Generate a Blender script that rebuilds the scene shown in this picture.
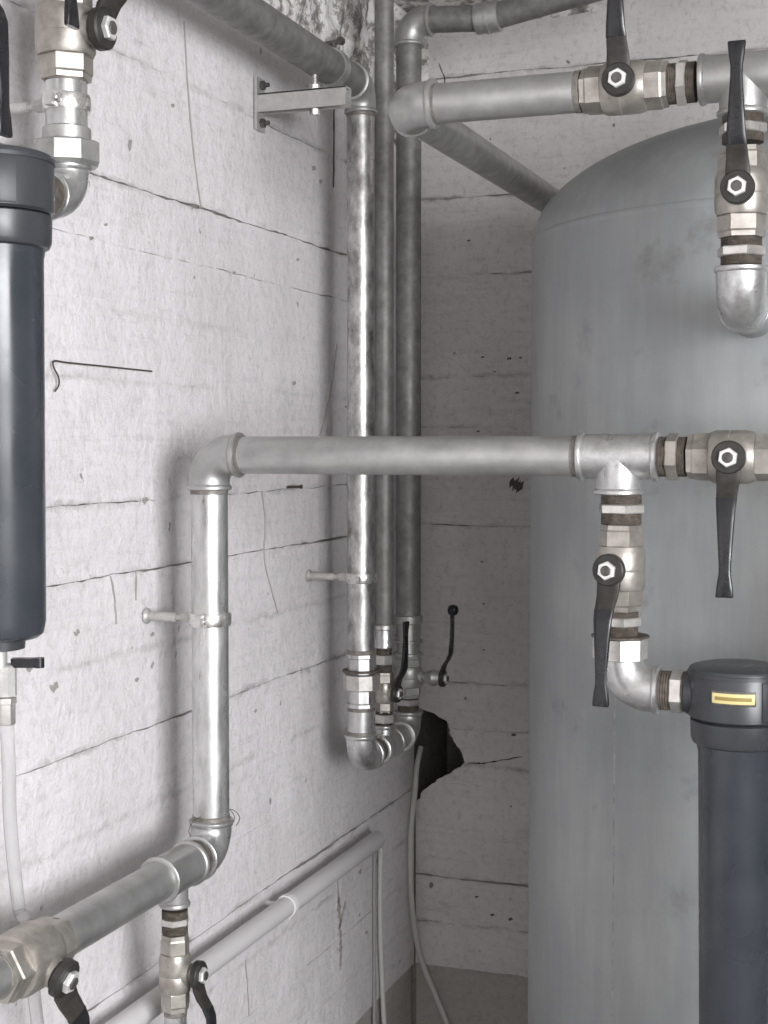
import bpy, bmesh, math, random
from mathutils import Vector, Matrix, noise
random.seed(7)
for o in list(bpy.data.objects): bpy.data.objects.remove(o, do_unlink=True)
SC = bpy.context.scene
COL = SC.collection
V = Vector
PI = math.pi

# ------------------------------------------------------------------ camera
cam_d = bpy.data.cameras.new('camera'); cam = bpy.data.objects.new('camera', cam_d); COL.objects.link(cam)
cam.location = (1.148, -3.308, 1.55)
cam.rotation_euler = (PI/2 - math.atan(72/1450), 0, math.radians(20.35))
cam_d.sensor_fit = 'HORIZONTAL'; cam_d.sensor_width = 36; cam_d.lens = 36*1450/768
cam_d.clip_start = .05
SC.camera = cam
# ------------------------------------------------------------------ world, light, exposure
w = bpy.data.worlds.new('outdoors'); SC.world = w; w.use_nodes = True
w.node_tree.nodes['Background'].inputs[0].default_value = (.75, .85, 1, 1)
w.node_tree.nodes['Background'].inputs[1].default_value = .6
def area(name, loc, rot, sx, sy, power, col):
    l = bpy.data.lights.new(name, 'AREA'); l.shape = 'RECTANGLE'; l.size = sx; l.size_y = sy
    l.energy = power; l.color = col
    o = bpy.data.objects.new(name, l); COL.objects.link(o); o.location = loc; o.rotation_euler = rot
    return o
# daylight that comes in at the wide window in the right-hand wall
area('window_daylight', (3.36, -4.25, 1.62), (PI/2, 0, PI/2), 2.4, 1.35, 246, (.965, .975, 1))
SC.view_settings.view_transform = 'Standard'; SC.view_settings.look = 'None'
SC.view_settings.gamma = 1; SC.view_settings.use_curve_mapping = False
SC.view_settings.exposure = 0.0

# ------------------------------------------------------------------ materials
def newmat(name, rough=.5, metal=0., col=(.5, .5, .5)):
    m = bpy.data.materials.new(name); m.use_nodes = True
    nt = m.node_tree; b = nt.nodes['Principled BSDF']
    b.inputs['Base Color'].default_value = (*col, 1); b.inputs['Roughness'].default_value = rough
    b.inputs['Metallic'].default_value = metal
    return m, nt, b
def nd(nt, t, **kw):
    n = nt.nodes.new(t)
    for k, v in kw.items(): setattr(n, k, v)
    return n
def coords(nt, scale=(1, 1, 1), world=True):
    mp = nd(nt, 'ShaderNodeMapping'); mp.inputs['Scale'].default_value = scale
    if world:
        g = nd(nt, 'ShaderNodeNewGeometry'); nt.links.new(g.outputs['Position'], mp.inputs[0])
    else:
        g = nd(nt, 'ShaderNodeTexCoord'); nt.links.new(g.outputs['Object'], mp.inputs[0])
    return mp.outputs[0]
def tnoise(nt, vec, scale, detail=4, rough=.55):
    n = nd(nt, 'ShaderNodeTexNoise'); n.inputs['Scale'].default_value = scale
    n.inputs['Detail'].default_value = detail; n.inputs['Roughness'].default_value = rough
    nt.links.new(vec, n.inputs['Vector']); return n.outputs['Fac']
def ramp(nt, fac, stops):
    r = nd(nt, 'ShaderNodeValToRGB'); cr = r.color_ramp
    while len(cr.elements) < len(stops): cr.elements.new(.5)
    for e, (p, c) in zip(cr.elements, stops):
        e.position = p; e.color = (*c, 1) if len(c) == 3 else c
    nt.links.new(fac, r.inputs[0]); return r.outputs[0]
def g3(v): return (v, v, v)
def mix(nt, fac, a, b, mode='MIX'):
    m = nd(nt, 'ShaderNodeMix', data_type='RGBA', blend_type=mode)
    for i, s in ((0, fac), (6, a), (7, b)):
        if isinstance(s, (int, float)): m.inputs[i].default_value = s
        elif isinstance(s, tuple): m.inputs[i].default_value = (*s, 1)
        else: nt.links.new(s, m.inputs[i])
    return m.outputs[2]
def bump(nt, b, h, strength, dist):
    n = nd(nt, 'ShaderNodeBump'); n.inputs['Strength'].default_value = strength; n.inputs['Distance'].default_value = dist
    nt.links.new(h, n.inputs['Height'])
    if b.inputs['Normal'].is_linked:
        nt.links.new(b.inputs['Normal'].links[0].from_socket, n.inputs['Normal'])
    nt.links.new(n.outputs[0], b.inputs['Normal'])

def wall_mat(name, c0, c1, pit=(.20, .18, .165), grain=(5, 5, 70), dirt=1., seams=()):
    m, nt, b = newmat(name, .8)
    p = coords(nt); pg = coords(nt, grain)
    big = tnoise(nt, p, 2.4, 6, .6); base = mix(nt, ramp(nt, big, [(.36, g3(0)), (.66, g3(1))]), c0, c1)
    gr = tnoise(nt, pg, 1.0, 5, .65)
    base = mix(nt, ramp(nt, gr, [(.30, g3(.30*dirt)), (.48, g3(0))]), base, tuple(x*.78 for x in c1))
    fine = tnoise(nt, p, 55, 6, .75)
    base = mix(nt, ramp(nt, fine, [(.36, g3(.42*dirt)), (.49, g3(0))]), base, tuple(x*.72 for x in c1))
    # scuffed patches where the whitewash has worn
    sc = tnoise(nt, coords(nt, (2.2, 2.2, 9)), 2.3, 8, .78)
    base = mix(nt, ramp(nt, sc, [(.575, g3(0)), (.71, g3(.55*dirt))]), base, tuple(x*.62 for x in c1))
    # irregular small pock marks
    pk = tnoise(nt, coords(nt, (1, 1, .8)), 34, 3, .5)
    pf = ramp(nt, pk, [(.715, g3(0)), (.745, g3(.7*dirt))])
    base = mix(nt, pf, base, pit)
    # grime and crumbled edges along the board seams
    if seams:
        sp = nd(nt, 'ShaderNodeSeparateXYZ'); nt.links.new(p, sp.inputs[0])
        wob = nd(nt, 'ShaderNodeMath', operation='MULTIPLY_ADD'); nt.links.new(tnoise(nt, p, 16, 5, .7), wob.inputs[0])
        wob.inputs[1].default_value = .030; nt.links.new(sp.outputs[2], wob.inputs[2])
        acc = None
        for (zj, sj) in seams:
            q = nd(nt, 'ShaderNodeMath', operation='SUBTRACT'); nt.links.new(wob.outputs[0], q.inputs[0]); q.inputs[1].default_value = zj+.015
            a = nd(nt, 'ShaderNodeMath', operation='ABSOLUTE'); nt.links.new(q.outputs[0], a.inputs[0])
            mr = nd(nt, 'ShaderNodeMapRange'); nt.links.new(a.outputs[0], mr.inputs[0])
            mr.inputs[1].default_value = .0; mr.inputs[2].default_value = .0085; mr.inputs[3].default_value = sj; mr.inputs[4].default_value = 0
            if acc is None: acc = mr.outputs[0]
            else:
                ad = nd(nt, 'ShaderNodeMath', operation='MAXIMUM'); nt.links.new(acc, ad.inputs[0]); nt.links.new(mr.outputs[0], ad.inputs[1]); acc = ad.outputs[0]
        gate = ramp(nt, tnoise(nt, coords(nt, (1, 1, 1.6)), 7, 5, .7), [(.44, g3(0)), (.62, g3(1))])
        mu = nd(nt, 'ShaderNodeMath', operation='MULTIPLY'); nt.links.new(acc, mu.inputs[0]); nt.links.new(gate, mu.inputs[1])
        base = mix(nt, mu.outputs[0], base, (.22, .20, .19))
        iv = nd(nt, 'ShaderNodeMath', operation='SUBTRACT'); iv.inputs[0].default_value = 1; nt.links.new(mu.outputs[0], iv.inputs[1])
        bump(nt, b, iv.outputs[0], .6, .006)
    nt.links.new(base, b.inputs['Base Color'])
    bump(nt, b, gr, .30, .004); bump(nt, b, fine, .8, .005); bump(nt, b, tnoise(nt, p, 9, 4, .6), .45, .02)
    inv = nd(nt, 'ShaderNodeMath', operation='SUBTRACT'); inv.inputs[0].default_value = 1; nt.links.new(pf, inv.inputs[1])
    bump(nt, b, inv.outputs[0], .5, .004)
    return m
M = {}
M['paint_left'] = wall_mat('whitewashed_concrete', (.81, .775, .785), (.70, .668, .675), seams=((.704, .55), (.592, .4), (1.094, .75), (1.22, .35), (1.345, .35), (1.455, .5), (1.64, .25), (1.745, .2), (1.94, .5), (2.135, .5), (.965, .3)))
M['paint_back'] = wall_mat('whitewashed_concrete_back', (.80, .765, .755), (.66, .63, .62), dirt=1.25, seams=((2.1225, .7), (1.94, .6), (1.70, .6), (1.58, .4), (1.3475, .5), (.968, .5), (.856, .5), (.768, .6), (.489, .5), (.377, .6), (2.405, .6)))
M['bare'] = wall_mat('bare_concrete', (.33, .30, .265), (.22, .20, .18))
M['dado'] = wall_mat('unpainted_base', (.52, .49, .45), (.40, .375, .345))
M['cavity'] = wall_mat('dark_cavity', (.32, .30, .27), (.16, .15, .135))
M['ceil'] = wall_mat('ceiling_paint', (.62, .60, .58), (.45, .43, .41), grain=(20, 20, 20))
M['floor'] = wall_mat('concrete_floor', (.15, .145, .14), (.10, .095, .09), grain=(9, 9, 9))
M['plain'] = wall_mat('room_paint', (.56, .545, .54), (.47, .46, .45), grain=(8, 8, 8))
m, nt, b = newmat('flaking_plaster', .9)
p = coords(nt)
n1 = tnoise(nt, p, 24, 6, .72)
nt.links.new(ramp(nt, n1, [(.36, (.17, .155, .14)), (.47, (.40, .38, .36)), (.53, (.82, .80, .775))]), b.inputs['Base Color'])
bump(nt, b, n1, .9, .012); M['plaster'] = m
m, nt, b = newmat('crack_dark', .95, 0, (.10, .09, .085)); M['crack'] = m
m, nt, b = newmat('crack_pale', .95, 0, (.34, .315, .30)); M['crack2'] = m
M['paint_pipe'] = newmat('white_pipe_paint', .6, 0, (.72, .70, .70))[0]

def metal_mat(name, lo, hi, rough, metal, scale=45, stretch=(1, 1, 1), rust=None, rr=.12, bmp=.15):
    m, nt, b = newmat(name, rough, metal)
    p = coords(nt, stretch)
    n1 = tnoise(nt, p, scale, 5, .65)
    c = ramp(nt, n1, [(.33, lo), (.66, hi)])
    if rust:
        n2 = tnoise(nt, p, rust[0], 6, .7)
        f = ramp(nt, n2, [(rust[1], g3(0)), (rust[1]+.07, g3(.75))])
        c = mix(nt, f, c, (.13, .085, .055))
    nt.links.new(c, b.inputs['Base Color'])
    rg = ramp(nt, tnoise(nt, p, scale*.6, 4), [(.3, g3(max(.05, rough-rr))), (.7, g3(min(1, rough+rr)))])
    nt.links.new(rg, b.inputs['Roughness'])
    bump(nt, b, n1, bmp, .002)
    return m
M['galv'] = metal_mat('galvanised_steel_bright', (.50, .50, .49), (.72, .72, .71), .33, .85, 55, (1, 1, .35), (26, .64))
M['galv_stained'] = metal_mat('galvanised_steel_stained', (.24, .235, .225), (.66, .655, .64), .36, .85, 55, (1, 1, .5), (19, .60))
M['galv_dull'] = metal_mat('galvanised_steel_dull', (.38, .38, .365), (.54, .54, .52), .46, .75, 40, rust=(22, .70))
M['corner'] = metal_mat('shaded_zinc_pipe', (.19, .185, .178), (.30, .295, .285), .58, .55, 40, rust=(22, .70))  # zinc tone lowered and dulled to paint in the corner's lack of light
M['silver'] = metal_mat('silver_painted_pipe', (.38, .378, .37), (.50, .498, .488), .40, .75, 25, rust=(26, .72))
M['fitting'] = metal_mat('zinc_cast_fitting', (.46, .46, .455), (.62, .62, .615), .36, .82, 80, rust=(40, .74))
M['brass'] = metal_mat('nickel_brass', (.33, .305, .275), (.50, .47, .43), .42, .75, 45, rust=(30, .66))
M['hexlight'] = metal_mat('nickel_plated_hex', (.52, .50, .47), (.70, .68, .65), .38, .75, 60)
M['thread'] = metal_mat('thread_with_hemp_paste', (.06, .05, .042), (.16, .135, .11), .75, .2, 120, bmp=.6)
M['pthread'] = metal_mat('pipe_thread_grey', (.17, .155, .14), (.30, .28, .255), .6, .5, 90, bmp=.5)
M['chrome'] = metal_mat('bright_zinc', (.68, .67, .65), (.82, .81, .79), .25, .9, 90)
M['nutring'] = metal_mat('zinc_nut', (.75, .74, .72), (.85, .84, .82), .4, .5, 90)
M['steel_dark'] = metal_mat('dark_steel', (.07, .065, .06), (.16, .15, .14), .55, .5, 80)
M['lever'] = metal_mat('black_lever_coating', (.009, .009, .0105), (.017, .017, .019), .30, 0, 60, bmp=.05)
M['hub'] = metal_mat('lever_hub_coating', (.018, .0165, .015), (.036, .033, .030), .5, 0, 60)
M['neck'] = metal_mat('worn_lever_plate', (.022, .0195, .0175), (.05, .044, .039), .5, .2, 70)
M['filter'] = metal_mat('charcoal_filter_coating', (.036, .039, .044), (.047, .050, .056), .33, 0, 14, bmp=.03)
M['tube'] = metal_mat('charcoal_tube_coating', (.030, .035, .043), (.042, .047, .055), .29, 0, 14, bmp=.03)
M['yellow'] = newmat('yellow_label', .5, 0, (.70, .60, .28))[0]
M['labeldark'] = newmat('label_dark_print', .6, 0, (.30, .23, .07))[0]
M['bracket'] = metal_mat('bracket_zinc', (.46, .45, .43), (.58, .57, .55), .5, .5, 60)
M['cable'] = newmat('white_plastic_hose', .45, 0, (.60, .59, .57))[0]
M['greycable'] = newmat('grey_cable', .6, 0, (.34, .33, .32))[0]
M['wire'] = newmat('rusty_wire', .8, .2, (.07, .055, .045))[0]
m, nt, b = newmat('clear_plastic_hose', .25, 0, (.80, .80, .80))
b.inputs['Transmission Weight'].default_value = .82; b.inputs['IOR'].default_value = 1.12
M['clear'] = m
# tank: zinc paint with vertical streaks and smudges
m, nt, b = newmat('grey_tank_paint', .48, .35)
p = coords(nt)
st = tnoise(nt, coords(nt, (1, 1, .12)), 34, 5, .65)
bg = tnoise(nt, p, 3.0, 5, .6)
c = mix(nt, ramp(nt, bg, [(.35, g3(0)), (.65, g3(1))]), (.275, .293, .298), (.375, .388, .385))
c = mix(nt, ramp(nt, st, [(.35, g3(.30)), (.6, g3(0))]), c, (.235, .24, .238))
sm = tnoise(nt, p, 9, 6, .65)
c = mix(nt, ramp(nt, sm, [(.61, g3(0)), (.74, g3(.6))]), c, (.17, .17, .165))
nt.links.new(c, b.inputs['Base Color']); bump(nt, b, st, .12, .002); bump(nt, b, bg, .2, .004)
nt.links.new(ramp(nt, bg, [(.3, g3(.42)), (.7, g3(.56))]), b.inputs['Roughness'])
M['tank'] = m
M['weld'] = metal_mat('weld_bead_grey', (.20, .205, .205), (.40, .41, .41), .6, .3, 60)

# ------------------------------------------------------------------ mesh helpers
def mk(verts, faces, smooth=None):
    me = bpy.data.meshes.new('mesh'); me.from_pydata([tuple(v) for v in verts], [], faces); me.update()
    bm = bmesh.new(); bm.from_mesh(me); bmesh.ops.recalc_face_normals(bm, faces=bm.faces); bm.to_mesh(me); bm.free()
    if smooth is not None:
        me.shade_smooth(); me.set_sharp_from_angle(angle=math.radians(smooth))
    return me
def frame(d):
    d = V(d).normalized(); up = V((0, 0, 1)) if abs(d.z) < .9 else V((1, 0, 0))
    x = up.cross(d).normalized(); return x, d.cross(x).normalized(), d
class B:
    """collects geometry of ONE part"""
    def __init__(s): s.v = []; s.f = []
    def lathe(s, prof, d=(0, 0, 1), o=(0, 0, 0), seg=32, rot=0.):
        x, y, z = frame(d); o = V(o); base = len(s.v)
        for (t, r) in prof:
            for k in range(seg):
                a = 2*PI*k/seg + rot
                s.v.append(o + z*t + x*(r*math.cos(a)) + y*(r*math.sin(a)))
        n = len(prof)
        for i in range(n-1):
            for k in range(seg):
                k2 = (k+1) % seg
                s.f.append((base+i*seg+k, base+i*seg+k2, base+(i+1)*seg+k2, base+(i+1)*seg+k))
        s.f.append(tuple(base+k for k in range(seg))[::-1]); s.f.append(tuple(base+(n-1)*seg+k for k in range(seg)))
        return s
    def cyl(s, a, b, r, seg=24, rot=0., ch=0.):
        a = V(a); b = V(b); L = (b-a).length
        pr = [(0, r), (L, r)] if not ch else [(0, r-ch), (ch, r), (L-ch, r), (L, r-ch)]
        return s.lathe(pr, b-a, a, seg, rot)
    def box(s, c, h, R=None):
        base = len(s.v); c = V(c)
        for sx in (-1, 1):
            for sy in (-1, 1):
                for sz in (-1, 1):
                    q = V((sx*h[0], sy*h[1], sz*h[2])); s.v.append(c + (R @ q if R else q))
        for f in ((0, 1, 3, 2), (4, 6, 7, 5), (0, 4, 5, 1), (2, 3, 7, 6), (0, 2, 6, 4), (1, 5, 7, 3)):
            s.f.append(tuple(base+i for i in f))
        return s
    def sweep(s, pts, rad, seg=24):
        pts = [V(p) for p in pts]; n = len(pts); base = len(s.v)
        if not isinstance(rad, (list, tuple)): rad = [rad]*n
        tang = [(pts[min(i+1, n-1)]-pts[max(i-1, 0)]).normalized() for i in range(n)]
        x, y, z = frame(tang[0])
        for i in range(n):
            t = tang[i]; x = (x - t*x.dot(t)).normalized(); y = t.cross(x)
            for k in range(seg):
                a = 2*PI*k/seg; s.v.append(pts[i] + x*(rad[i]*math.cos(a)) + y*(rad[i]*math.sin(a)))
        for i in range(n-1):
            for k in range(seg):
                k2 = (k+1) % seg
                s.f.append((base+i*seg+k, base+i*seg+k2, base+(i+1)*seg+k2, base+(i+1)*seg+k))
        s.f.append(tuple(base+k for k in range(seg))[::-1]); s.f.append(tuple(base+(n-1)*seg+k for k in range(seg)))
        return s
    def prism(s, poly, fn, d0, d1):
        """poly: 2d outline, fn(u,v,depth)->xyz"""
        base = len(s.v); n = len(poly)
        for d in (d0, d1):
            for (u, v) in poly: s.v.append(V(fn(u, v, d)))
        s.f.append(tuple(base+i for i in range(n))[::-1]); s.f.append(tuple(base+n+i for i in range(n)))
        for i in range(n):
            j = (i+1) % n; s.f.append((base+i, base+j, base+n+j, base+n+i))
        return s
    def mesh(s, smooth=40): return mk(s.v, s.f, smooth)
def ob(name, me, mat, parent=None, loc=None):
    if isinstance(me, B): me = me.mesh()
    if not me.materials: me.materials.append(M[mat])
    o = bpy.data.objects.new(name, me); COL.objects.link(o)
    if parent: o.parent = parent
    if loc is not None: o.location = loc
    return o
def tag(o, label, cat, group=None):
    o['label'] = label; o['category'] = cat
    if group: o['group'] = group
    return o
def thing(name, label, cat, loc=(0, 0, 0), group=None, mw=None):
    o = bpy.data.objects.new(name, None); COL.objects.link(o); o.empty_display_size = .05
    if mw is not None: o.matrix_world = mw
    else: o.location = loc
    return tag(o, label, cat, group)
def struct(o): o['kind'] = 'structure'; return o
def smoothpts(pts, n=8):
    """Catmull-Rom"""
    pts = [V(p) for p in pts]; P = [pts[0]*2-pts[1]] + pts + [pts[-1]*2-pts[-2]]; out = []
    for i in range(1, len(P)-2):
        for k in range(n):
            t = k/n; a, b_, c_, d_ = P[i-1], P[i], P[i+1], P[i+2]
            out.append(.5*((2*b_)+(c_-a)*t+(2*a-5*b_+4*c_-d_)*t*t+(3*b_-a-3*c_+d_)*t**3))
    return out+[pts[-1]]

# ================================================================== THE ROOM
W, L, H = 3.3, 5.6, 2.55
fl = struct(ob('floor', B().box((W/2, -L/2, -.06), (W/2+.25, L/2+.25, .06)), 'floor'))
ce = struct(ob('ceiling', B().box((W/2, -L/2, H+.06), (W/2+.25, L/2+.25, .06)), 'plaster'))
wl = struct(ob('wall_left', B().box((-.084, -L/2+.07, H/2), (.076, L/2+.07, H/2-.002)), 'bare'))
notch = [(-.008, .660), (.03, .69), (.075, .725), (.145, .772), (.108, .835), (.088, .88), (.05, .90), (.02, .89), (-.008, .893)]
poly = [(-.008, 0.002), (W+.16, 0.002), (W+.16, H-.002), (-.008, H-.002)] + notch[::-1]
wb = struct(ob('wall_back', B().prism(poly, lambda u, v, d: (u, d, v), .008, .13), 'bare'))
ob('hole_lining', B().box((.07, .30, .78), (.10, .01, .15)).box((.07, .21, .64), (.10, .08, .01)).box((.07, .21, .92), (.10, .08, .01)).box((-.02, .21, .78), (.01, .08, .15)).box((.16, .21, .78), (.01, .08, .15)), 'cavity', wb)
# right wall with the window opening, front wall
dr = B()
dr.box((W+.08, -3.03/2, H/2), (.08, 3.03/2, H/2-.002))
dr.box((W+.08, (-5.47-L)/2, H/2), (.08, (L-5.47)/2, H/2-.002))
dr.box((W+.08, -4.25, (2.3+H)/2), (.08, 1.22, (H-2.3)/2-.002))
dr.box((W+.08, -4.25, .47), (.08, 1.22, .468))
struct(ob('wall_right', dr, 'plain'))
struct(ob('wall_front', B().box((W/2, -L-.08, H/2), (W/2+.16, .08, H/2-.002)), 'plain'))

# ---- the cast board courses of the two walls: every board imprint is a panel of its own
def nz(a, b_, s=1.): return noise.noise(V((a*s, b_*s, 3.7)))
def board_wall(parent, joints, length, fn, mat, seed, hole=None, fine=2.7):
    rnd = random.Random(seed); hs = fine/150
    def jl(j, u):                                  # joint line centre and half gap
        z, s = joints[j]
        if j == 0 or j == len(joints)-1: return z, 0.
        zc = z + .0034*nz(u*6, z*31)+.0022*nz(u*34, z*17)
        if s <= .15: return z + .0004*nz(u*3, z*7), .00007
        g = .0025*s*max(.05 if s < .7 else .22, .38+1.25*nz(u*4+9, z*13)+1.2*nz(u*38, z*29))
        return zc, g
    for j in range(len(joints)-1):
        cuts = [0.004]
        u = rnd.uniform(.9, 2.2)
        while u < length-.7: cuts.append(u); u += rnd.uniform(1.3, 2.3)
        cuts.append(length)
        for k in range(len(cuts)-1):
            a, b_ = cuts[k]+(.0006 if k else 0), cuts[k+1]-.0006
            us = []; u = a
            while u < b_-1e-4:
                us.append(u); u += hs if u < fine else .25
            us.append(b_)
            bot = [(u, sum(jl(j, u))) for u in us]
            top = [(u, jl(j+1, u)[0]-jl(j+1, u)[1]) for u in us]
            off = rnd.uniform(0, .0009)
            poly = bot + top[::-1]
            if hole and k == 0:
                z0, z1 = bot[0][1], top[0][1]
                def edge(z): 
                    for (za, xa), (zb, xb) in zip(hole[:-1], hole[1:]):
                        if za <= z <= zb: return xa+(xb-xa)*(z-za)/(zb-za)+.011*nz(z*60, 4)+.005*nz(z*170, 9)
                    return a
                if edge(z0) > a or edge(z1) > a or (z0 < hole[0][0] < z1) or (z0 < hole[-1][0] < z1):
                    n = 14; side = [(max(a, edge(z0+(z1-z0)*i/n)), z0+(z1-z0)*i/n) for i in range(n+1)]
                    bot = [side[0]]+[q for q in bot if q[0] > side[0][0]]
                    top = [q for q in top if q[0] > side[-1][0]]
                    poly = bot + top[::-1] + side[::-1][:-1]
            lowz = joints[j+1][0] < .275
            ob('panel', B().prism(poly, fn, -.0082, (-.006 if lowz else 0)+off).mesh(None), 'dado' if lowz else mat, parent)
JL = [(0.002, 0), (.13, .2), (.268, .9), (.377, .12), (.489, .35), (.592, .12), (.704, 1.), (.830, .1), (.965, .14), (1.094, .8), (1.22, .12), (1.345, .75), (1.455, .3),
      (1.55, .1), (1.64, .12), (1.745, .12), (1.845, .3), (1.94, 1.), (2.05, .1), (2.135, .32), (2.24, .12), (2.34, .1), (2.44, .12), (2.548, 0)]
JB = [(0.002, 0), (.13, .2), (.268, 1.), (.377, .55), (.489, .8), (.60, .1), (.72, .3), (.768, .5), (.856, .35), (.968, .55), (1.10, .1), (1.22, .12), (1.3475, .75), (1.455, .1),
      (1.58, .25), (1.70, .45), (1.82, .15), (1.94, .35), (2.03, .12), (2.1225, .8), (2.25, .12), (2.36, .1), (2.405, .75), (2.548, 0)]
board_wall(wl, JL, L, lambda u, v, d: (d, -u, v), 'paint_left', 11)
HOLE = [(.672, .004), (.70, .028), (.735, .072), (.772, .132), (.80, .118), (.835, .097), (.872, .080), (.888, .052), (.90, .006)]
board_wall(wb, JB, W, lambda u, v, d: (u, -d, v), 'paint_back', 12, HOLE, 1.3)

def ribbon(pts, wdt, fn, mat, parent, name='crack', h=.0032):
    pts = smoothpts([(p[0], p[1], 0) for p in pts], 6); Lft = []; Rgt = []
    for i, p in enumerate(pts):
        t = (pts[min(i+1, len(pts)-1)]-pts[max(i-1, 0)]).normalized(); nn = V((-t.y, t.x, 0))
        ww = wdt*max(.25, .8+1.2*nz(i*.9, p.y*20))*min(1, .25+min(i, len(pts)-1-i)*.4)
        p = p + nn*.0015*nz(i*1.3+5, p.x*30)
        Lft.append(p+nn*ww); Rgt.append(p-nn*ww)
    b = B(); poly = [(q.x, q.y) for q in Lft]+[(q.x, q.y) for q in Rgt[::-1]]
    return ob(name, b.prism(poly, fn, -.001, h).mesh(None), mat, parent)
fnL = lambda u, v, d: (d, u, v)      # u = world Y on the left wall
fnB = lambda u, v, d: (u, -d, v)     # u = world X on the back wall
ribbon([(-1.16, 2.235), (-1.148, 2.127), (-1.13, 2.03), (-1.104, 1.94)], .0005, fnL, 'crack2', wl)
ribbon([(-.87, 1.455), (-.855, 1.40), (-.86, 1.33), (-.83, 1.27), (-.80, 1.22)], .00045, fnL, 'crack2', wl)
ribbon([(-.512, 2.26), (-.514, 2.18), (-.516, 2.07)], .0011, fnL, 'crack', wl)
ribbon([(-.50, 1.75), (-.53, 1.66), (-.585, 1.57), (-.63, 1.51)], .0008, fnL, 'crack2', wl)
ribbon([(-1.405, 1.345), (-1.395, 1.31), (-1.39, 1.27)], .0007, fnL, 'crack2', wl)
ribbon([(-1.33, 1.345), (-1.331, 1.30)], .0009, fnL, 'crack2', wl)
ribbon([(-.505, .645), (-.50, .60), (-.497, .56)], .002, fnL, 'crack2', wl)
ribbon([(-.497, .59), (-.492, .54), (-.487, .50), (-.485, .46), (-.487, .42)], .0075, fnL, 'crack2', wl, 'stain')
ribbon([(-.497, .51), (-.476, .535), (-.455, .56)], .004, fnL, 'crack2', wl, 'stain')
ribbon([(-.95, .60), (-.94, .55), (-.935, .49)], .0008, fnL, 'crack2', wl)
ribbon([(-.585, 2.31), (-.567, 2.297), (-.555, 2.28)], .014, fnL, 'crack', wl, 'chip')
ribbon([(.238, 1.452), (.252, 1.446), (.268, 1.436)], .012, fnB, 'crack', wb, 'chip')
ribbon([(.137, .775), (.17, .776), (.21, .785), (.27, .80)], .0016, fnB, 'crack', wb)
ribbon([(.06, 2.44), (.075, 2.40), (.07, 2.37)], .001, fnB, 'crack', wb)
for (x, z, s) in [(.17, 1.745, .005), (.235, 1.74, .007), (.262, 1.742, .005), (.20, 1.71, .004), (.255, 1.66, .006), (.16, 1.57, .004), (.20, 1.52, .004), (.17, 1.26, .004), (.175, 1.16, .004),
                  (.20, .41, .006), (.245, .405, .007), (.16, .45, .005), (.25, .85, .007), (.135, 2.02, .005), (.175, 1.05, .003), (.33, 2.3, .004)]:
    s *= .75; ribbon([(x-s, z-s*.3), (x, z+s*.3), (x+s, z)], s*.5, fnB, 'crack', wb, 'pock_mark')
for (y, z, s) in [(-1.45, 1.845, .006), (-1.41, 1.87, .005), (-.62, 2.09, .010), (-.585, 2.07, .008), (-.70, 1.90, .006), (-.98, 1.845, .005), (-1.50, 1.27, .008), (-1.28, 1.24, .006), (-1.30, 1.455, .010),
                  (-1.62, 1.235, .007), (-1.56, 1.20, .012), (-1.33, 1.175, .006), (-1.12, 1.21, .004), (-.72, 1.66, .008), (-.45, 1.62, .005), (-.37, .60, .010), (-.37, .64, .008), (-.33, .45, .006), (-1.2, 2.09, .006), (-.9, 1.05, .005)]:
    s *= .7; ribbon([(y-s, z+s*.5), (y-s*.2, z-s*.4), (y+s*.5, z+s*.5), (y+s, z-s*.2)], s*.35, fnL, 'crack2', wl, 'pock_mark')
# rough flaking plaster under the ceiling in the corner
def rough(parent, fn, us, vs, mask, amp):
    nu, nv = us[2], vs[2]; vv = []; ff = []
    for i in range(nu+1):
        for j in range(nv+1):
            u = us[0]+(us[1]-us[0])*i/nu; v = vs[0]+(vs[1]-vs[0])*j/nv
            q = V((u*14, v*14, 2.1)); t = noise.fractal(q, .8, 2.1, 4)
            h = amp*(.45+t*.75) + .0 ; k = mask(u, v)+.25*noise.noise(V((u*11, v*11, 8)))
            h = h*min(1, max(0, k)) - .012*(1-min(1, max(0, k*3)))
            if i in (0, nu) or j in (0, nv): h = -.007
            vv.append(fn(u, v, h))
    for i in range(nu):
        for j in range(nv):
            a = i*(nv+1)+j; ff.append((a, a+1, a+nv+2, a+nv+1))
    o = ob('plaster_patch', mk(vv, ff, 60), 'plaster', parent); return o
rough(wl, fnL, (-1.15, -.004, 110), (2.14, 2.545, 44), lambda y, z: min(1, (z-(2.335-max(0, y+.42)*.45))/.05), .022)
rough(wb, fnB, (.004, .44, 60), (2.30, 2.545, 40), lambda x, z: min(1, max((z-2.515)/.02, (.045-x)/.03)), .022)

# ================================================================== FITTINGS
PR = .0285          # pipe radius of the large lines
FR = .0318; BR = .0350
X, Y, Z = V((1, 0, 0)), V((0, 1, 0)), V((0, 0, 1))
def pipe(a, b_, label, r=PR, mat='galv', thr=(1, 1), name='pipe'):
    a, b_ = V(a), V(b_); d = (b_-a).normalized(); Ln = (b_-a).length
    t = thing(name, label, 'pipe', a)
    ob('tube', B().cyl((0, 0, 0), d*Ln, r, 36), mat, t)
    for k, q in enumerate((V((0, 0, 0)), d*Ln)):
        if thr[k]:
            s = d if k == 0 else -d
            ob('thread', B().lathe([(0, r*1.03), (.003, r*1.045), (.0055, r*1.015), (.008, r*1.03), (.009, r*.99)], s, q, 36), 'pthread', t)
    return t
def collar(bld, o, d, r, wdt=.009):
    """bead at a fitting's mouth; d points outward"""
    d = V(d); return bld.lathe([(-wdt, r-.004), (-wdt*.8, r-.001), (-wdt*.5, r), (-wdt*.15, r-.0003), (0, r-.002), (0.0004, r-.006)], d, o, 36)
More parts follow.
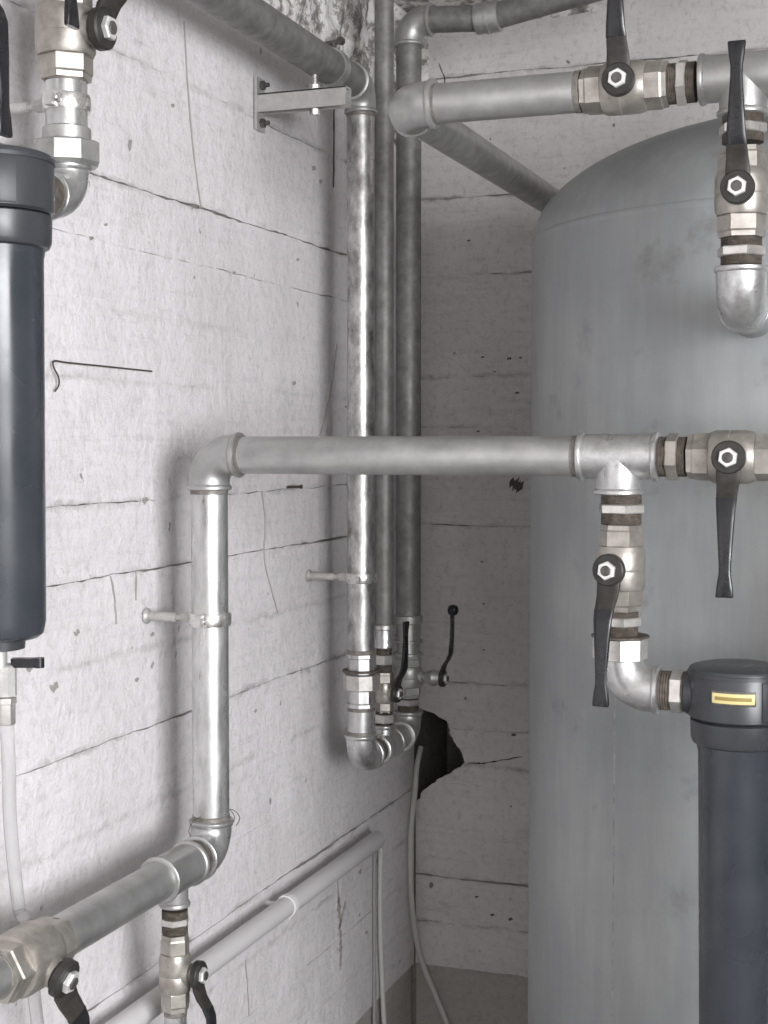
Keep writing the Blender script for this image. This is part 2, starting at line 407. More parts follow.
def elbow(c, d1, d2, label, a=.054, r=FR, br=BR, mat='fitting', bend=.040, r2=None, br2=None, cat='pipe elbow'):
    d1, d2 = V(d1), V(d2); t = thing('pipe_elbow', label, cat, c)
    pts = [d1*a]; n = 14
    for i in range(n+1):
        an = PI/2*i/n; pts.append(d1*bend*(1-math.sin(an)) + d2*bend*(1-math.cos(an)))
    pts.append(d2*a)
    r2 = r2 or r; br2 = br2 or br
    rad = [r]+[r+(r2-r)*i/n for i in range(n+1)]+[r2]
    ob('body', B().sweep(pts, rad, 36).mesh(50), mat, t)
    ob('collar', collar(B(), d1*a, d1, br), mat, t); ob('collar', collar(B(), d2*a, d2, br2), mat, t)
    return t
def tee(c, run, br, label, a=.056, bl=.053, r=FR, rb=None, rbb=None, mat='fitting'):
    run, br = V(run), V(br); t = thing('pipe_tee', label, 'pipe tee', c); rb = rb or r
    rbb = rbb or rb+.0032
    ob('body', B().cyl(-run*a, run*a, r, 36), mat, t)
    ob('branch', B().lathe([(0, rb), (r*.9, rb), (bl-.006, rb), (bl, rb-.001)], br, (0, 0, 0), 36), mat, t)
    for d, l, q in ((run, a, BR*r/FR), (-run, a, BR*r/FR), (br, bl, rbb)): ob('collar', collar(B(), d*l, d, q), mat, t)
    return t
def nipple(c, d, label, r=.0330, wdt=.013, ln=.036, mat='hexlight', rt=.0278):
    d = V(d); t = thing('hex_nipple', label, 'hex nipple', c)
    ob('hex', B().lathe([(-wdt/2, r*.94), (-wdt/2+.0015, r), (wdt/2-.0015, r), (wdt/2, r*.94)], d, (0, 0, 0), 6, .35).mesh(20), mat, t)
    for s in (-1, 1):
        pr = []; n = 5; l0 = wdt/2; l1 = ln/2
        for i in range(n): pr += [(l0+(l1-l0)*i/n, rt), (l0+(l1-l0)*(i+.5)/n, rt-.0012)]
        pr.append((l1, rt))
        ob('thread', B().lathe(pr, d*s, (0, 0, 0), 32), 'thread', t)
    return t
CACHE = {}
def valve_meshes(sr, sl, sh, ext=0.):
    key = (sr, sl, sh, ext)
    if key in CACHE: return CACHE[key]
    D = {}
    pr = [(-.031, .0285), (-.030, .0335), (-.024, .0362), (-.004, .0366), (-.003, .0358), (.0, .0366), (.020, .0362), (.024, .0352), (.030, .033), (.031, .0285)]
    D['body'] = B().lathe([(a*sl, r*sr) for a, r in pr], seg=40).mesh(35)
    for s, nm in ((1, 'hexA'), (-1, 'hexB')):
        D[nm] = B().lathe([(l*s*sl, r*sr) for l, r in [(.026, .029), (.0315, .0330), (.051, .0330), (.0535, .0312), (.060, .0308), (.0605, .027)]], seg=8 if s > 2 else 6, rot=.2).mesh(20)
    D['boss'] = B().lathe([(.020*sr, .019*sh), (.040*sr, .0165*sh), (.042*sr, .0130*sh), (.042*sr+ext*.6, (.0150+ext*.22)*sh), (.042*sr+ext+.012*sh, .0125*sh)], X, seg=28).mesh(35)
    h0 = .042*sr+.007*sh+ext
    D['h0'] = h0
    # handle: a hub disc and a cranked arm along +Z, both in one mesh, origin on the stem axis
    b = B()
    b.lathe([(-.005*sh, .0205*sh), (-.004*sh, .0225*sh), (.005*sh, .0225*sh), (.007*sh, .0205*sh)], X, seg=32)
    D['hub'] = b.mesh(35)
    path = [(.004, .001, .034, .010), (.022, .001, .034, .010), (.036, .006, .031, .0095), (.052, .017, .028, .009), (.066, .023, .0255, .009), (.10, .0255, .021, .0085), (.140, .027, .0160, .008), (.153, .027, .0160, .008), (.165, .0275, .020, .0085), (.181, .028, .0235, .0085), (.1835, .028, .0225, .007)]
    m_ = 12
    def arm(rows, k_=1.):
        b = B()
        for (z, x, wd, th) in rows:
            z, x, wd, th = z*sh, x*sh, wd*sh*(1+(k_-1)*.4), th*sh*k_
            for k in range(m_):
                a = 2*PI*(k+.5)/m_; ca, sa = math.cos(a), math.sin(a)
                e = lambda q: math.copysign(abs(q)**.45, q)
                b.v.append(V((x+th/2*e(sa), wd/2*e(ca), z)))
        n = len(rows)
        for i in range(n-1):
            for k in range(m_):
                k2 = (k+1) % m_; b.f.append((i*m_+k, i*m_+k2, (i+1)*m_+k2, (i+1)*m_+k))
        b.f.append(tuple(range(m_))[::-1]); b.f.append(tuple((n-1)*m_+k for k in range(m_)))
        return b.mesh(45)
    D['arm'] = arm(path[:5], .9); D['grip'] = arm(path[3:], 1.0)
    D['nut'] = B().lathe([(.007*sh, .0115*sh), (.0075*sh, .0132*sh), (.0125*sh, .0132*sh), (.0138*sh, .0118*sh), (.0138*sh, .0078*sh), (.011*sh, .0076*sh)], X, seg=6, rot=.4).mesh(20)
    D['stem'] = B().lathe([(.004*sh, .0072*sh), (.0150*sh, .0072*sh), (.0158*sh, .0064*sh)], X, seg=16).mesh(30)
    CACHE[key] = D
    return D
def valve(c, flow, stem, lever, label, sr=1., sl=1., sh=1., mat='brass', group=None, ext=0.):
    flow, stem, lever = V(flow).normalized(), V(stem).normalized(), V(lever).normalized()
    yb = flow.cross(stem).normalized()
    mw = Matrix(((stem.x, yb.x, flow.x, c[0]), (stem.y, yb.y, flow.y, c[1]), (stem.z, yb.z, flow.z, c[2]), (0, 0, 0, 1)))
    t = thing('ball_valve', label, 'valve', mw=mw, group=group); D = valve_meshes(sr, sl, sh, ext)
    ob('body', D['body'], mat, t); ob('hex_end', D['hexA'], mat, t); ob('hex_end', D['hexB'], mat, t); ob('stem_boss', D['boss'], mat, t)
    h = ob('handle', D['arm'], 'neck', t, (D['h0'], 0, 0))
    lz, ly = lever.dot(flow), lever.dot(yb); h.rotation_euler = (math.atan2(-ly, lz), 0, 0)
    ob('grip', D['grip'], 'lever', h); ob('hub', D['hub'], 'hub', h); ob('nut', D['nut'], 'nutring', h); ob('stem', D['stem'], 'steel_dark', h)
    return t
def clamp(c, rp, wallX, label, axis=Z, rod=None):
    """two-piece pipe clamp on a threaded rod from the left wall"""
    t = thing('pipe_clamp', label, 'pipe clamp', c)
    r = rp+.0035
    bn = B(); bn.lathe([(-.010, rp+.0005), (-.010, r), (-.006, r+.0012), (.006, r+.0012), (.010, r), (.010, rp+.0005)], axis, (0, 0, 0), 36)
    ob('band', bn, 'chrome', t)
    side = V(axis).cross(X).normalized()
    for s in (-1, 1):
        ob('ear', B().box(V((0, 0, 0))+side*s*(r+.005), (.0055, .0065 if abs(side.y) > .5 else .008, .009 if abs(side.y) > .5 else .0065)), 'bracket', t)
        e = ob('screw', B().cyl(side*s*(r+.006)+X*.0055, side*s*(r+.006)+X*.012, .0055, 12, ch=.001), 'chrome', t)
    dx = c[0]-wallX
    ob('boss_nut', B().lathe([(0, .0075), (.0, .0085), (.016, .0085), (.017, .0075)], -X, -X*(r-.001), 6).mesh(20), 'bracket', t)
    ob('rod', B().cyl(-X*(r+.012), -X*(dx-.004), .0046, 14), 'bracket', t)
    ob('rod_sleeve', B().cyl(-X*(r+.026), -X*(dx-.006), .0072, 16), 'bracket', t)
    ob('wall_flange', B().lathe([(0, .0125), (.003, .0125), (.006, .009)], X, -X*(dx-.0025), 20), 'bracket', t)
    return t

# ================================================================== AIR TANK
TC = V((.966, -.62, 0)); TR = .5
tk = thing('air_tank', 'large upright grey painted steel air tank with domed top', 'tank', TC)
pr = [(.08, .02)]
for i in range(1, 15): a = PI/2*i/14; pr.append((.311-.231*math.cos(a), TR*math.sin(a)))
pr += [(.6, TR), (.9, TR), (1.2, TR), (1.5, TR), (1.75, TR)]
for i in range(0, 26): a = PI/2*i/26; pr.append((1.902+.211*math.sin(a), TR*math.cos(a)))
pr.append((2.113, .012))
ob('shell', B().lathe(pr, seg=128).mesh(60), 'tank', tk)
ob('weld_seam', B().lathe([(1.894, TR-.002), (1.898, TR+.0005), (1.903, TR+.0007), (1.908, TR+.0002), (1.912, TR-.004)], seg=128).mesh(60), 'tank', tk)
sa = math.radians(-122.5)
ob('weld_seam', B().sweep([(math.cos(sa)*(TR-.0030), math.sin(sa)*(TR-.0030), z) for z in (.32, .5, .7, .9, 1.02, 1.15)], .0034, 10), 'weld', tk)
for k in range(3):
    a = PI/2+k*2*PI/3
    ob('leg', B().box((math.cos(a)*.38, math.sin(a)*.38, .14), (.035, .035, .139)), 'tank', tk)
    ob('foot_plate', B().box((math.cos(a)*.38, math.sin(a)*.38, .006), (.06, .06, .005)), 'tank', tk)
ob('nozzle', B().cyl((.913-.966, -.485, 1.733), (.913-.966, -.580, 1.733), .0335, 32, ch=.002), 'tank', tk)
ob('top_socket', B().cyl((0, 0, 2.105), (0, 0, 2.14), .035, 24, ch=.003), 'tank', tk)

# ================================================================== UPPER LINE TO THE TANK (y = -1.28, z = 2.038)
UY, UZ = -1.28, 2.038
pipe((.426, UY+.05, UZ), (.426, 0.0, UZ), 'grey pipe slanting behind the tank dome into the back wall', mat='galv_dull', thr=(1, 0))
elbow((.426, UY, UZ), X, Y, 'large grey elbow joining the upper pipe to the one behind the tank dome', a=.050, r=.0335, br=.0365, mat='silver')
pipe((.472, UY, UZ), (.692, UY, UZ), 'short silver pipe between large elbow and upper ball valve', mat='silver')
valve((.753, UY, UZ), X, -Y, Z, 'ball valve on the upper horizontal pipe, black lever pointing up across the flow')
nipple((.832, UY, UZ), X, 'hex nipple between upper ball valve and upper tee')
tee((.913, UY, UZ+.002), X, -Z, 'silver tee above the tank dome with valve hanging below', a=.058, mat='silver')
nipple((.913, UY, 1.969), Z, 'hex nipple under the tee above the tank dome')
valve((.913, UY, 1.884), Z, -Y, Z, 'vertical ball valve before the tank dome, black lever pointing up along the flow')
nipple((.913, UY, 1.805), Z, 'hex nipple between vertical valve and the elbow into the tank')
elbow((.913, UY, 1.733), Z, Y, 'bright rounded elbow turning into the tank shell', a=.052, r=.0335, br=.0365, mat='fitting')
pipe((.969, UY, UZ), (3.3, UY, UZ), 'silver pipe running from the tee above the tank to the right wall', mat='silver', thr=(1, 0))

# ================================================================== MIDDLE LINE (y = -1.30, z = 1.528) AND FILTER BYPASS
MY, MZ, MX = -1.30, 1.527, .115
elbow((MX, MY, MZ), X, -Z, 'grey elbow at the top of the clamped riser', mat='silver')
pipe((MX+.052, MY, MZ), (.696, MY, MZ), 'long horizontal silver pipe at eye level crossing before the tank', mat='silver')
tee((.752, MY, MZ), X, -Z, 'silver tee before the tank feeding the valve over the filter')
nipple((.827, MY, MZ), X, 'hex nipple between silver tee and closed bypass valve', wdt=.016, mat='brass')
valve((.908, MY, MZ), X, -Y, -Z, 'ball valve before the tank, black lever hanging straight down across the flow')
nipple((1.004, MY, MZ), X, 'hex nipple right after the closed bypass valve', ln=.082)
tee((1.096, MY, MZ), X, -Z, 'silver tee after the closed bypass valve, over the filter outlet')
pipe((1.150, MY, MZ), (3.3, MY, MZ), 'silver pipe running from the bypass outlet tee to the right wall', mat='silver', thr=(1, 0))
def bypass_leg(x, dx, names):
    nipple((x, MY, 1.4545), Z, names[0], r=.0335, rt=.0285, ln=.042)
    valve((x, MY, 1.372), Z, V((-.16, -1, 0)), -Z, names[1], sr=.93)
    nipple((x, MY, 1.297), Z, names[2], r=.0305, rt=.0252, ln=.040, mat='hexlight')
    t = elbow((x, MY, 1.203), Z, V((dx, 0, 0)), names[3], a=.056, r=.0315, br=.0345, bend=.045)
    ob('hex_mouth', B().lathe([(.040, .0330), (.042, .0380), (.070, .0380), (.072, .034)], Z, (0, 0, 0), 8, .2).mesh(20), 'hexlight', t)
    ob('gasket', B().cyl((0, 0, .072), (0, 0, .0745), .0405, 32), 'thread', t)
    nipple((x+dx*.080, MY, 1.203), X, names[4], r=.0300, wdt=.017, ln=.052)
bypass_leg(.756, 1, ('hex nipple under the silver tee before the tank', 'ball valve over the filter inlet, black lever hanging down along the chain', 'hex nipple below the filter inlet valve',
                     'elbow at the inlet of the filter before the tank', 'hex nipple screwed into the inlet of the filter before the tank'))
bypass_leg(1.096, -1, ('hex nipple under the bypass outlet tee', 'ball valve over the filter outlet behind the closed bypass valve', 'hex nipple below the filter outlet valve',
                      'elbow at the outlet of the filter before the tank', 'hex nipple screwed into the outlet of the filter before the tank'))

def sector(r0, r1, a0, a1, z0, z1, n=14):
    b = B()
    for i in range(n+1):
        a = a0+(a1-a0)*i/n; c, s = math.cos(a), math.sin(a)
        for (r, z) in ((r0, z0), (r1-.001, z0), (r1, z0+.002), (r1, z1-.002), (r1-.001, z1), (r0, z1)): b.v.append(V((r*c, r*s, z)))
    for i in range(n):
        for k in range(6): k2 = (k+1) % 6; b.f.append((i*6+k, i*6+k2, (i+1)*6+k2, (i+1)*6+k))
    b.f.append(tuple(range(6))[::-1]); b.f.append(tuple(n*6+k for k in range(6)))
    return b
def filter_unit(c, axis, label, length, r=.0705, hh=(.040, .042), rh=.045, rt=.0555, sect=None, plate=None, portr=.034, taper=.0022):
    """origin at the port axis height in the middle of the head"""
    t = thing('air_filter', label, 'filter', c); axis = V(axis)
    up, dn = hh
    ob('head', B().lathe([(-dn, r-.004), (-dn+.003, r), (up-.006, r), (up-.002, r-.002), (up, r-.007), (up+.002, r-.016), (up+.004, r-.03), (up+.004, .01)], seg=64).mesh(30), 'filter', t)
    ob('head_rim', B().lathe([(up-.012, r-.001), (up-.0115, r+.0012), (up-.007, r+.0012), (up-.006, r-.001)], seg=64).mesh(30), 'filter', t)
    ob('locking_ring', B().lathe([(-dn-.001, r-.006), (-dn-.003, r-.0028), (-dn-rh+.008, r-.0038), (-dn-rh+.002, r-.0065), (-dn-rh, r-.010)], seg=64).mesh(30), 'filter', t)
    z0 = -dn-rh; z1 = z0-length
    ob('bowl', B().lathe([(z0+.004, r-.012), (z0-.004, r-.012), (z0-.012, rt), (z1+.02, rt-taper), (z1+.006, rt-taper-.003), (z1+.001, rt-taper-.009), (z1, rt-taper-.013)], seg=64).mesh(30), 'tube', t)
    ob('bottom_cap', B().lathe([(z1+.002, .032), (z1-.012, .031), (z1-.013, .028)], seg=40).mesh(30), 'filter', t)
    for s in (-1, 1): ob('port', B().lathe([(.04, portr+.004), (r-.001, portr+.002), (r+.004, portr), (r+.0055, portr-.004)], axis*s, (0, 0, 0), 32), 'filter', t)
    if sect: ob('raised_panel', sector(r-.002, r+.0018, sect[0], sect[1], -dn+.004, up-.013).mesh(30), 'filter', t)
    if plate:
        a0, a1, za, zb = plate
        p_ = ob('label_plate', sector(r-.001, r+.0022, a0, a1, za, zb).mesh(30), 'yellow', t); p_['label'] = 'small yellow label with a dark line of print'
        ob('print', sector(r, r+.0026, a0+.06, a1-.06, za+.0036, zb-.0036).mesh(30), 'labeldark', p_)
        ob('label_frame', sector(r-.001, r+.0014, a0-.03, a1+.03, za-.0025, zb+.0025).mesh(30), 'steel_dark', t)
    return t, z1
fx = .919
# direction from this filter to the viewer: about -90 deg; label slightly left of it
filter_unit((fx, MY, 1.203), X, 'charcoal air filter with yellow label before the grey tank', .46, sect=(math.radians(-57), math.radians(-8)),
            plate=(math.radians(-113), math.radians(-66), -.002, .0125), r=.0675, rt=.0535, hh=(.040, .031), rh=.036, taper=.006, portr=.029)

# ================================================================== RISER ON THE LEFT WALL
pipe((MX, MY, MZ-.052), (MX, MY, .957), 'bright galvanised vertical riser held by wall clamp', thr=(1, 1))
clamp((MX, MY, 1.2725), PR, 0, 'pipe clamp with long wall rod on the bright riser')
LZ = .908
elbow((MX, MY, LZ), Z, -Y, 'bright elbow at the foot of the clamped riser', a=.050, mat='fitting')
pipe((MX, MY-.045, LZ), (MX, MY-.078, LZ), 'short threaded nipple between foot elbow and reducing tee', thr=(0, 0), mat='thread', r=.029)
tee((MX, -1.420, LZ), Y, -Z, 'grey reducing tee at the foot of the riser with small valve below', a=.049, bl=.052, rb=.0205, rbb=.0235, mat='silver')
pipe((MX, -1.466, LZ), (MX, -1.742, LZ), 'grey horizontal pipe along the left wall from reducing tee to big valve', mat='silver', thr=(0, 1))
valve((MX, -1.800, LZ-.002), Y, V((1, 0, -.34)), V((-.34, .55, -1)), 'big ball valve low on the left wall, black lever hanging down', sr=1.14, sl=1.12, sh=1.1)
pipe((MX, -1.862, LZ), (MX, -L, LZ), 'grey pipe running on along the left wall past the big low valve', mat='silver', thr=(1, 0))
nipple((MX, -1.420, .834), Z, 'small hex nipple under the reducing tee', r=.0225, wdt=.010, ln=.034, rt=.0195)
valve((MX, -1.420, .757), Z, X, -Z, 'small ball valve under the reducing tee, black lever hanging down', sr=.66, sl=.96, sh=.92, ext=.004)
pipe((MX, -1.420, .700), (MX, -1.420, 0), 'thin galvanised drain pipe below the small valve', r=.0168, thr=(1, 0))

# ================================================================== LEFT FILTER GROUP
CY = -1.69; OY = -1.968; TZ = 2.24; PZ = 1.856
tee((MX, CY, TZ), Y, -Z, 'tee on the ceiling pipe over the left filter inlet', mat='silver')
nipple((MX, CY, 2.158), Z, 'hex nipple over the left filter inlet valve')
valve((MX, CY, 2.068), Z, X, V((0, .40, 1)), 'ball valve over the left filter inlet, black lever pointing up', sr=1.05, sh=1.18)
def union_chain(y, who, withclamp):
    pipe((MX, y, 2.014), (MX, y, 1.938), 'short galvanised pipe above the union at %s' % who, r=.0265, thr=(1, 0))
    u = thing('pipe_union', 'large octagonal union nut at %s' % who, 'pipe union', (MX, y, 1.917))
    ob('nut', B().lathe([(-.018, .038), (-.013, .0435), (.011, .0435), (.014, .039), (.015, .030)], Z, (0, 0, 0), 8, .2).mesh(20), 'galv_dull', u)
    ob('tailpiece', B().lathe([(.010, .031), (.030, .031), (.032, .028)], Z, (0, 0, 0), 32), 'galv_dull', u)
    elbow((MX, y, PZ), Z, V((0, -1 if y > -1.8 else 1, 0)), 'bright elbow below the union at %s' % who, a=.046, r=.0275, br=.0315, bend=.038)
    pipe((MX, y-(.046 if y > -1.8 else -.046), PZ), (MX, -1.85+(.072 if y > -1.8 else -.072), PZ), 'short nipple screwed into %s' % who, r=.0262, thr=(0, 0), mat='thread')
union_chain(CY, 'the left filter inlet', True)
union_chain(OY, 'the left filter outlet', False)
clamp((MX, CY, 1.979), .0265, 0, 'bright pipe clamp over the union at the left filter inlet')
valve((MX, OY, 2.072), Z, X, -Z, 'ball valve over the left filter outlet, black lever hanging down', sr=1.05, sh=1.06, ext=.018)
nipple((MX, OY, 2.158), Z, 'hex nipple over the left filter outlet valve')
tee((MX, OY, TZ), Y, -Z, 'tee on the ceiling pipe over the left filter outlet', mat='silver')
valve((MX, -1.800, TZ-.003), Y, X, -Z, 'bypass ball valve between two ceiling tees, black lever hanging down', sr=.98, sh=1.08)
pipe((MX, -1.858, TZ), (MX, OY+.054, TZ), 'short pipe between ceiling bypass valve and outlet tee', thr=(0, 0))
pipe((MX, OY-.054, TZ), (MX, -L, TZ), 'grey pipe under the ceiling running on past the outlet tee', mat='silver', thr=(1, 0))
ft, zb = filter_unit((MX, -1.85, PZ), Y, 'charcoal air filter hanging on the left wall', .462, r=.0715, rt=.0582, hh=(.030, .040), rh=.041, sect=(math.radians(-100), math.radians(-34)))
# drain under the filter bowl
ob('drain_spigot', B().lathe([(zb-.035, .010), (zb-.012, .010)], Z, (0, 0, 0), 20), 'bracket', ft)
dv = ob('drain_valve', B().lathe([(zb-.072, .0075), (zb-.070, .0125), (zb-.034, .0125), (zb-.032, .0105)], Z, (.006, .006, 0), 8).mesh(25), 'bracket', ft)
dirc = V((.94, .35, 0)).normalized(); Rm = Matrix.Rotation(math.atan2(dirc.y, dirc.x), 3, 'Z')
ob('drain_lever', B().box(V((.006, .006, zb-.030))+dirc*.024, (.017, .006, .0055), Rm).cyl(V((.006, .006, zb-.036))+dirc*.040, V((.006, .006, zb-.024))+dirc*.040, .006, 12), 'lever', dv)
ob('hose_fitting', B().lathe([(zb-.105, .0095), (zb-.103, .0105), (zb-.080, .0105), (zb-.079, .012), (zb-.072, .012)], Z, (.006, .006, 0), 6).mesh(25), 'hexlight', dv)
hz = PZ+zb-.100
hs = ob('drain_hose', B().sweep(smoothpts([(MX+.006, -1.844, hz), (MX+.004, -1.838, hz-.06), (MX-.018, -1.805, hz-.14), (MX-.042, -1.755, hz-.26), (MX-.052, -1.725, .92), (MX-.045, -1.715, .80), (MX-.034, -1.71, .676), (MX-.02, -1.70, .3), (MX+.02, -1.69, .02)]), .0085, 16).mesh(60), 'clear')
tag(hs, 'clear plastic drain hose hanging from the left filter', 'hose')

# ================================================================== RISERS IN THE CORNER
BY = -.653
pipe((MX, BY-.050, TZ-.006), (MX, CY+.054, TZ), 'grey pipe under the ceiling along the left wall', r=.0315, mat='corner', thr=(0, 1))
elbow((MX, BY, TZ-.006), -Y, -Z, 'grey elbow from ceiling pipe down to the stained riser', a=.052, r=.0335, br=.0362, r2=.0295, br2=.0325, mat='galv_dull')
pipe((MX, BY, TZ-.056), (MX, BY, 1.128), 'stained galvanised riser nearest the zinc bracket', r=.0268, mat='galv_stained')
clamp((MX, BY, 1.279), .0268, 0, 'pipe clamp with thin wall rod on the stained riser')
u = thing('pipe_union', 'union with bright hex nut on the stained riser', 'pipe union', (MX, BY, 1.073))
ob('nut', B().lathe([(-.017, .031), (-.014, .0355), (.014, .0355), (.017, .031)], Z, (0, 0, 0), 8, .25).mesh(20), 'hexlight', u)
ob('upper_tail', B().lathe([(.016, .0275), (.046, .0275), (.048, .030), (.055, .030)], Z, (0, 0, 0), 8, .2).mesh(20), 'galv', u)
ob('lower_tail', B().lathe([(-.050, .0300), (-.043, .0300), (-.041, .0262), (-.016, .0262)], Z, (0, 0, 0), 8, .2).mesh(20), 'galv', u)
ob('gasket', B().cyl((0, 0, .020), (0, 0, .024), .037, 32), 'thread', u)
RZ = .918
pipe((MX, BY, 1.024), (MX, BY, RZ+.048), 'short galvanised pipe below the union on the stained riser', r=.0268)
elbow((MX, BY, RZ), Z, Y, 'rounded elbow at the foot of the stained riser', a=.050, r=.0300, br=.0335, mat='galv')
TY = -.522
tee((MX, TY, RZ), Y, Z, 'galvanised tee at the foot of the thin corner riser', a=.046, bl=.045, r=.0295, rb=.022, rbb=.025, mat='galv')
pipe((MX, BY+.048, RZ), (MX, TY-.044, RZ), 'short nipple between foot elbow and corner tee', r=.026, thr=(0, 0), mat='thread')
nipple((MX, TY, .976), Z, 'hex nipple under the small corner valve', r=.021, rt=.018, ln=.03, wdt=.018)
valve((MX, TY, 1.030), Z, V((1, -.25, 0)), Z, 'small ball valve on the thin corner riser, black lever up', sr=.60, sl=.70, sh=.82)
nipple((MX, TY, 1.098), Z, 'bright hex nipple above the small corner valve', r=.019, rt=.0165, ln=.055, wdt=.02)
sk = thing('reducing_socket', 'small reducing socket at the foot of the thin corner riser', 'socket', (MX, TY, 1.148))
ob('body', B().lathe([(-.026, .018), (-.024, .0235), (-.014, .0235), (-.010, .0215), (.012, .0215), (.014, .0240), (.022, .0240), (.023, .021)], Z, (0, 0, 0), 28), 'galv', sk)
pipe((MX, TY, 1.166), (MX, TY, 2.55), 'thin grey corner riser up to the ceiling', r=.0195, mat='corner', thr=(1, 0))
EY = -.372
pipe((MX, TY+.044, RZ), (MX, EY-.046, RZ), 'short pipe between corner tee and last corner elbow', r=.025, thr=(0, 0), mat='galv_dull')
elbow((MX, EY, RZ), -Y, Z, 'dark elbow at the foot of the third corner riser', a=.048, r=.0290, br=.0325, mat='galv_dull')
nipple((MX, EY, .985), Z, 'hex nipple under the valve of the third corner riser', r=.027, rt=.023, ln=.04)
valve((MX, EY, 1.040), Z, X, Z, 'dark ball valve beside the wall hole, black lever up with round tip', sr=.85, sl=.75, sh=.82, mat='galv_dull', ext=.036)
tip = [o for o in bpy.data.objects if o.name.startswith('handle') and o.parent and 'beside the wall hole' in o.parent['label']][0]
ob('ring_tip', B().lathe([(-.011, .005), (-.008, .010), (0, .0125), (.008, .010), (.011, .005)], X, (.0285*.82, 0, .180*.82), 20), 'lever', tip)
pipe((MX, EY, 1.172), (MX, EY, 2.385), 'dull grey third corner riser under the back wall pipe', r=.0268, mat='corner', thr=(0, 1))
sk = thing('reducing_socket', 'stepped reducing socket at the foot of the third corner riser', 'socket', (MX, EY, 1.125))
ob('body', B().lathe([(-.040, .020), (-.038, .0325), (-.034, .0325), (-.033, .025), (-.012, .025), (-.010, .031), (-.006, .031), (-.005, .026), (.03, .0265), (.032, .0305), (.047, .0305), (.048, .028)], Z, (0, 0, 0), 28), 'galv_dull', sk)
elbow((MX, EY, 2.432), -Z, X, 'dark grey elbow at the top of the third corner riser', a=.052, r=.031, br=.0345, mat='galv_dull')
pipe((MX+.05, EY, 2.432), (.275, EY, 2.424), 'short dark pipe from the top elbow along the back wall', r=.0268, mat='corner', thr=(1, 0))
cp = thing('pipe_coupling', 'dark pipe coupling high on the back wall', 'coupling', (.289, EY, 2.424))
ob('body', B().lathe([(-.026, .027), (-.025, .0315), (.025, .0315), (.026, .027)], V((1, 0, .05)), (0, 0, 0), 32), 'galv_dull', cp)
ob('rib', B().lathe([(-.004, .031), (-.003, .0335), (.003, .0335), (.004, .031)], V((1, 0, .05)), (0, 0, 0), 32), 'galv_dull', cp)
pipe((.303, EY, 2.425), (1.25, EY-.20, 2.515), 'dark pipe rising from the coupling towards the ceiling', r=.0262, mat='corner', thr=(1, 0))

# ================================================================== BRACKET UNDER THE CEILING PIPE
KY = -.88
br = thing('wall_bracket', 'zinc cantilever bracket under the ceiling pipe on the left wall', 'bracket', (0.003, KY, 2.160))
ob('wall_plate', B().box((.003, 0, 0), (.0028, .017, .047)), 'bracket', br)
ob('arm', B().box((.09, .0, .0155), (.087, .014, .0015)).box((.09, -.0125, 0), (.087, .0015, .0165)).box((.09, .0125, 0), (.087, .0015, .0165)), 'bracket', br)
for s in (-1, 1): ob('anchor_bolt', B().cyl((.005, 0, s*.034), (.013, 0, s*.034), .0085, 6).cyl((.012, 0, s*.034), (.022, 0, s*.034), .004, 10), 'steel_dark', br)
ob('hanger_bolt', B().cyl((.112, 0, -.028), (.112, 0, .046), .0045, 12), 'chrome', br)
ob('hanger_nut', B().cyl((.112, 0, .017), (.112, 0, .026), .0095, 6), 'chrome', br)
ob('hanger_nut', B().cyl((.112, 0, -.027), (.112, 0, -.017), .0095, 6), 'chrome', br)
sd = tag(ob('pipe_strap', B().lathe([(-.012, .0318), (-.012, .034), (.012, .034), (.012, .0318)], Y, (0, 0, 0), 36), 'galv_dull', None, (MX, -.80, TZ-.004)), 'dark strap with ring bolt around the ceiling pipe', 'strap')
ob('ring_bolt', B().cyl((.004, 0, .030), (.004, 0, .044), .0038, 10).cyl((-.014, 0, .044), (.022, 0, .046), .0042, 10).cyl((.018, -.004, .047), (.018, .006, .047), .007, 12), 'steel_dark', sd)

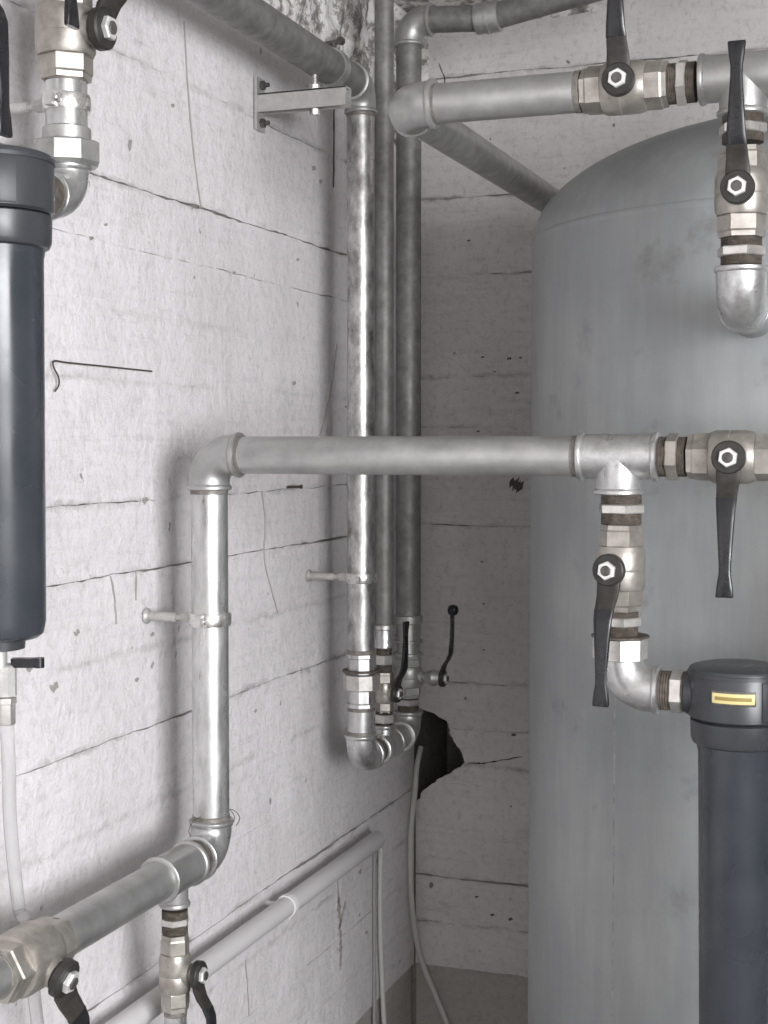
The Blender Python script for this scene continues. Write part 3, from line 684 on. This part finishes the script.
# ================================================================== SMALL THINGS ON THE WALLS
cd = thing('conduit', 'white painted conduit running along the foot of the left wall', 'conduit', (.044, -.365, .676))
ob('tube', B().lathe([(0, .010), (.002, .016), (.008, .019), (3.2, .019)], -Y, (0, 0, 0), 28), 'paint_pipe', cd)
for y in (-.49, -1.28, -2.2):
    ob('clip', B().lathe([(-.007, .019), (-.007, .0215), (.007, .0215), (.007, .019)], Y, (0, y, 0), 28).cyl((-.018, y, 0), (-.045, y, 0), .006, 10), 'paint_pipe', cd)
cb = tag(ob('cable', B().sweep(smoothpts([(.007, -.292, .66), (.006, -.293, .5), (.006, -.292, .35), (.006, -.293, .2), (.006, -.293, .003)]), .0042, 10).mesh(60), 'greycable'), 'thin grey cable running down from the conduit end', 'cable')
tag(ob('cable', B().sweep(smoothpts([(.03, -.372, .664), (.018, -.30, .66), (.012, -.268, .632), (.010, -.266, .52), (.010, -.262, .40), (.012, -.25, .25), (.014, -.235, .12), (.014, -.225, .004)]), .0058, 12).mesh(60), 'cable'), 'thin white cable hanging from the conduit end', 'cable')
tag(ob('hose', B().sweep(smoothpts([(.010, .02, .80), (.009, -.008, .755), (.010, -.024, .70), (.010, -.05, .62), (.010, -.058, .55), (.010, -.050, .45), (.012, -.030, .36), (.028, -.018, .275), (.062, -.018, .20), (.096, -.020, .12), (.125, -.022, .01)]), .0068, 14).mesh(60), 'cable'),
    'thin white hose coming out of the corner hole and drooping down', 'hose')
tag(ob('nail', B().cyl((-.004, -.752, 1.459), (.030, -.752, 1.4605), .0028, 10).cyl((.029, -.752, 1.4605), (.032, -.752, 1.4605), .0042, 10), 'wire'), 'dark nail sticking out of the left wall below the eye level pipe', 'nail')
tag(ob('wire', B().sweep(smoothpts([(.003, -1.277, 1.6585), (.004, -1.35, 1.659), (.005, -1.43, 1.6595), (.005, -1.52, 1.660), (.006, -1.556, 1.6605), (.008, -1.562, 1.652), (.009, -1.552, 1.639), (.008, -1.549, 1.628), (.006, -1.556, 1.618)]), .0013, 8).mesh(60), 'wire'),
    'rusty hooked wire stuck to the white left wall', 'wire')
# hemp strands at the foot of the riser
HW = [-.01, .012, .018]
for (dx, dy, k) in ((-.01, -.033, 1), (.012, .033, -1), (.018, .034, -1)):
    tag(ob('hemp_strand', B().sweep(smoothpts([(MX+dx*.3, MY+dy*.8, .968), (MX+dx, MY+dy*1.25, .963), (MX+dx*1.4, MY+dy*1.45, .950), (MX+dx*1.2, MY+dy*1.3, .938)]), .0006, 6).mesh(60), 'wire'),
        ('hemp wisp curling towards the left wall at the riser foot', 'short hemp wisp on the tank side of the riser foot', 'longer hemp wisp on the tank side of the riser foot')[HW.index(dx)], 'hemp')
bpy.context.view_layer.update()
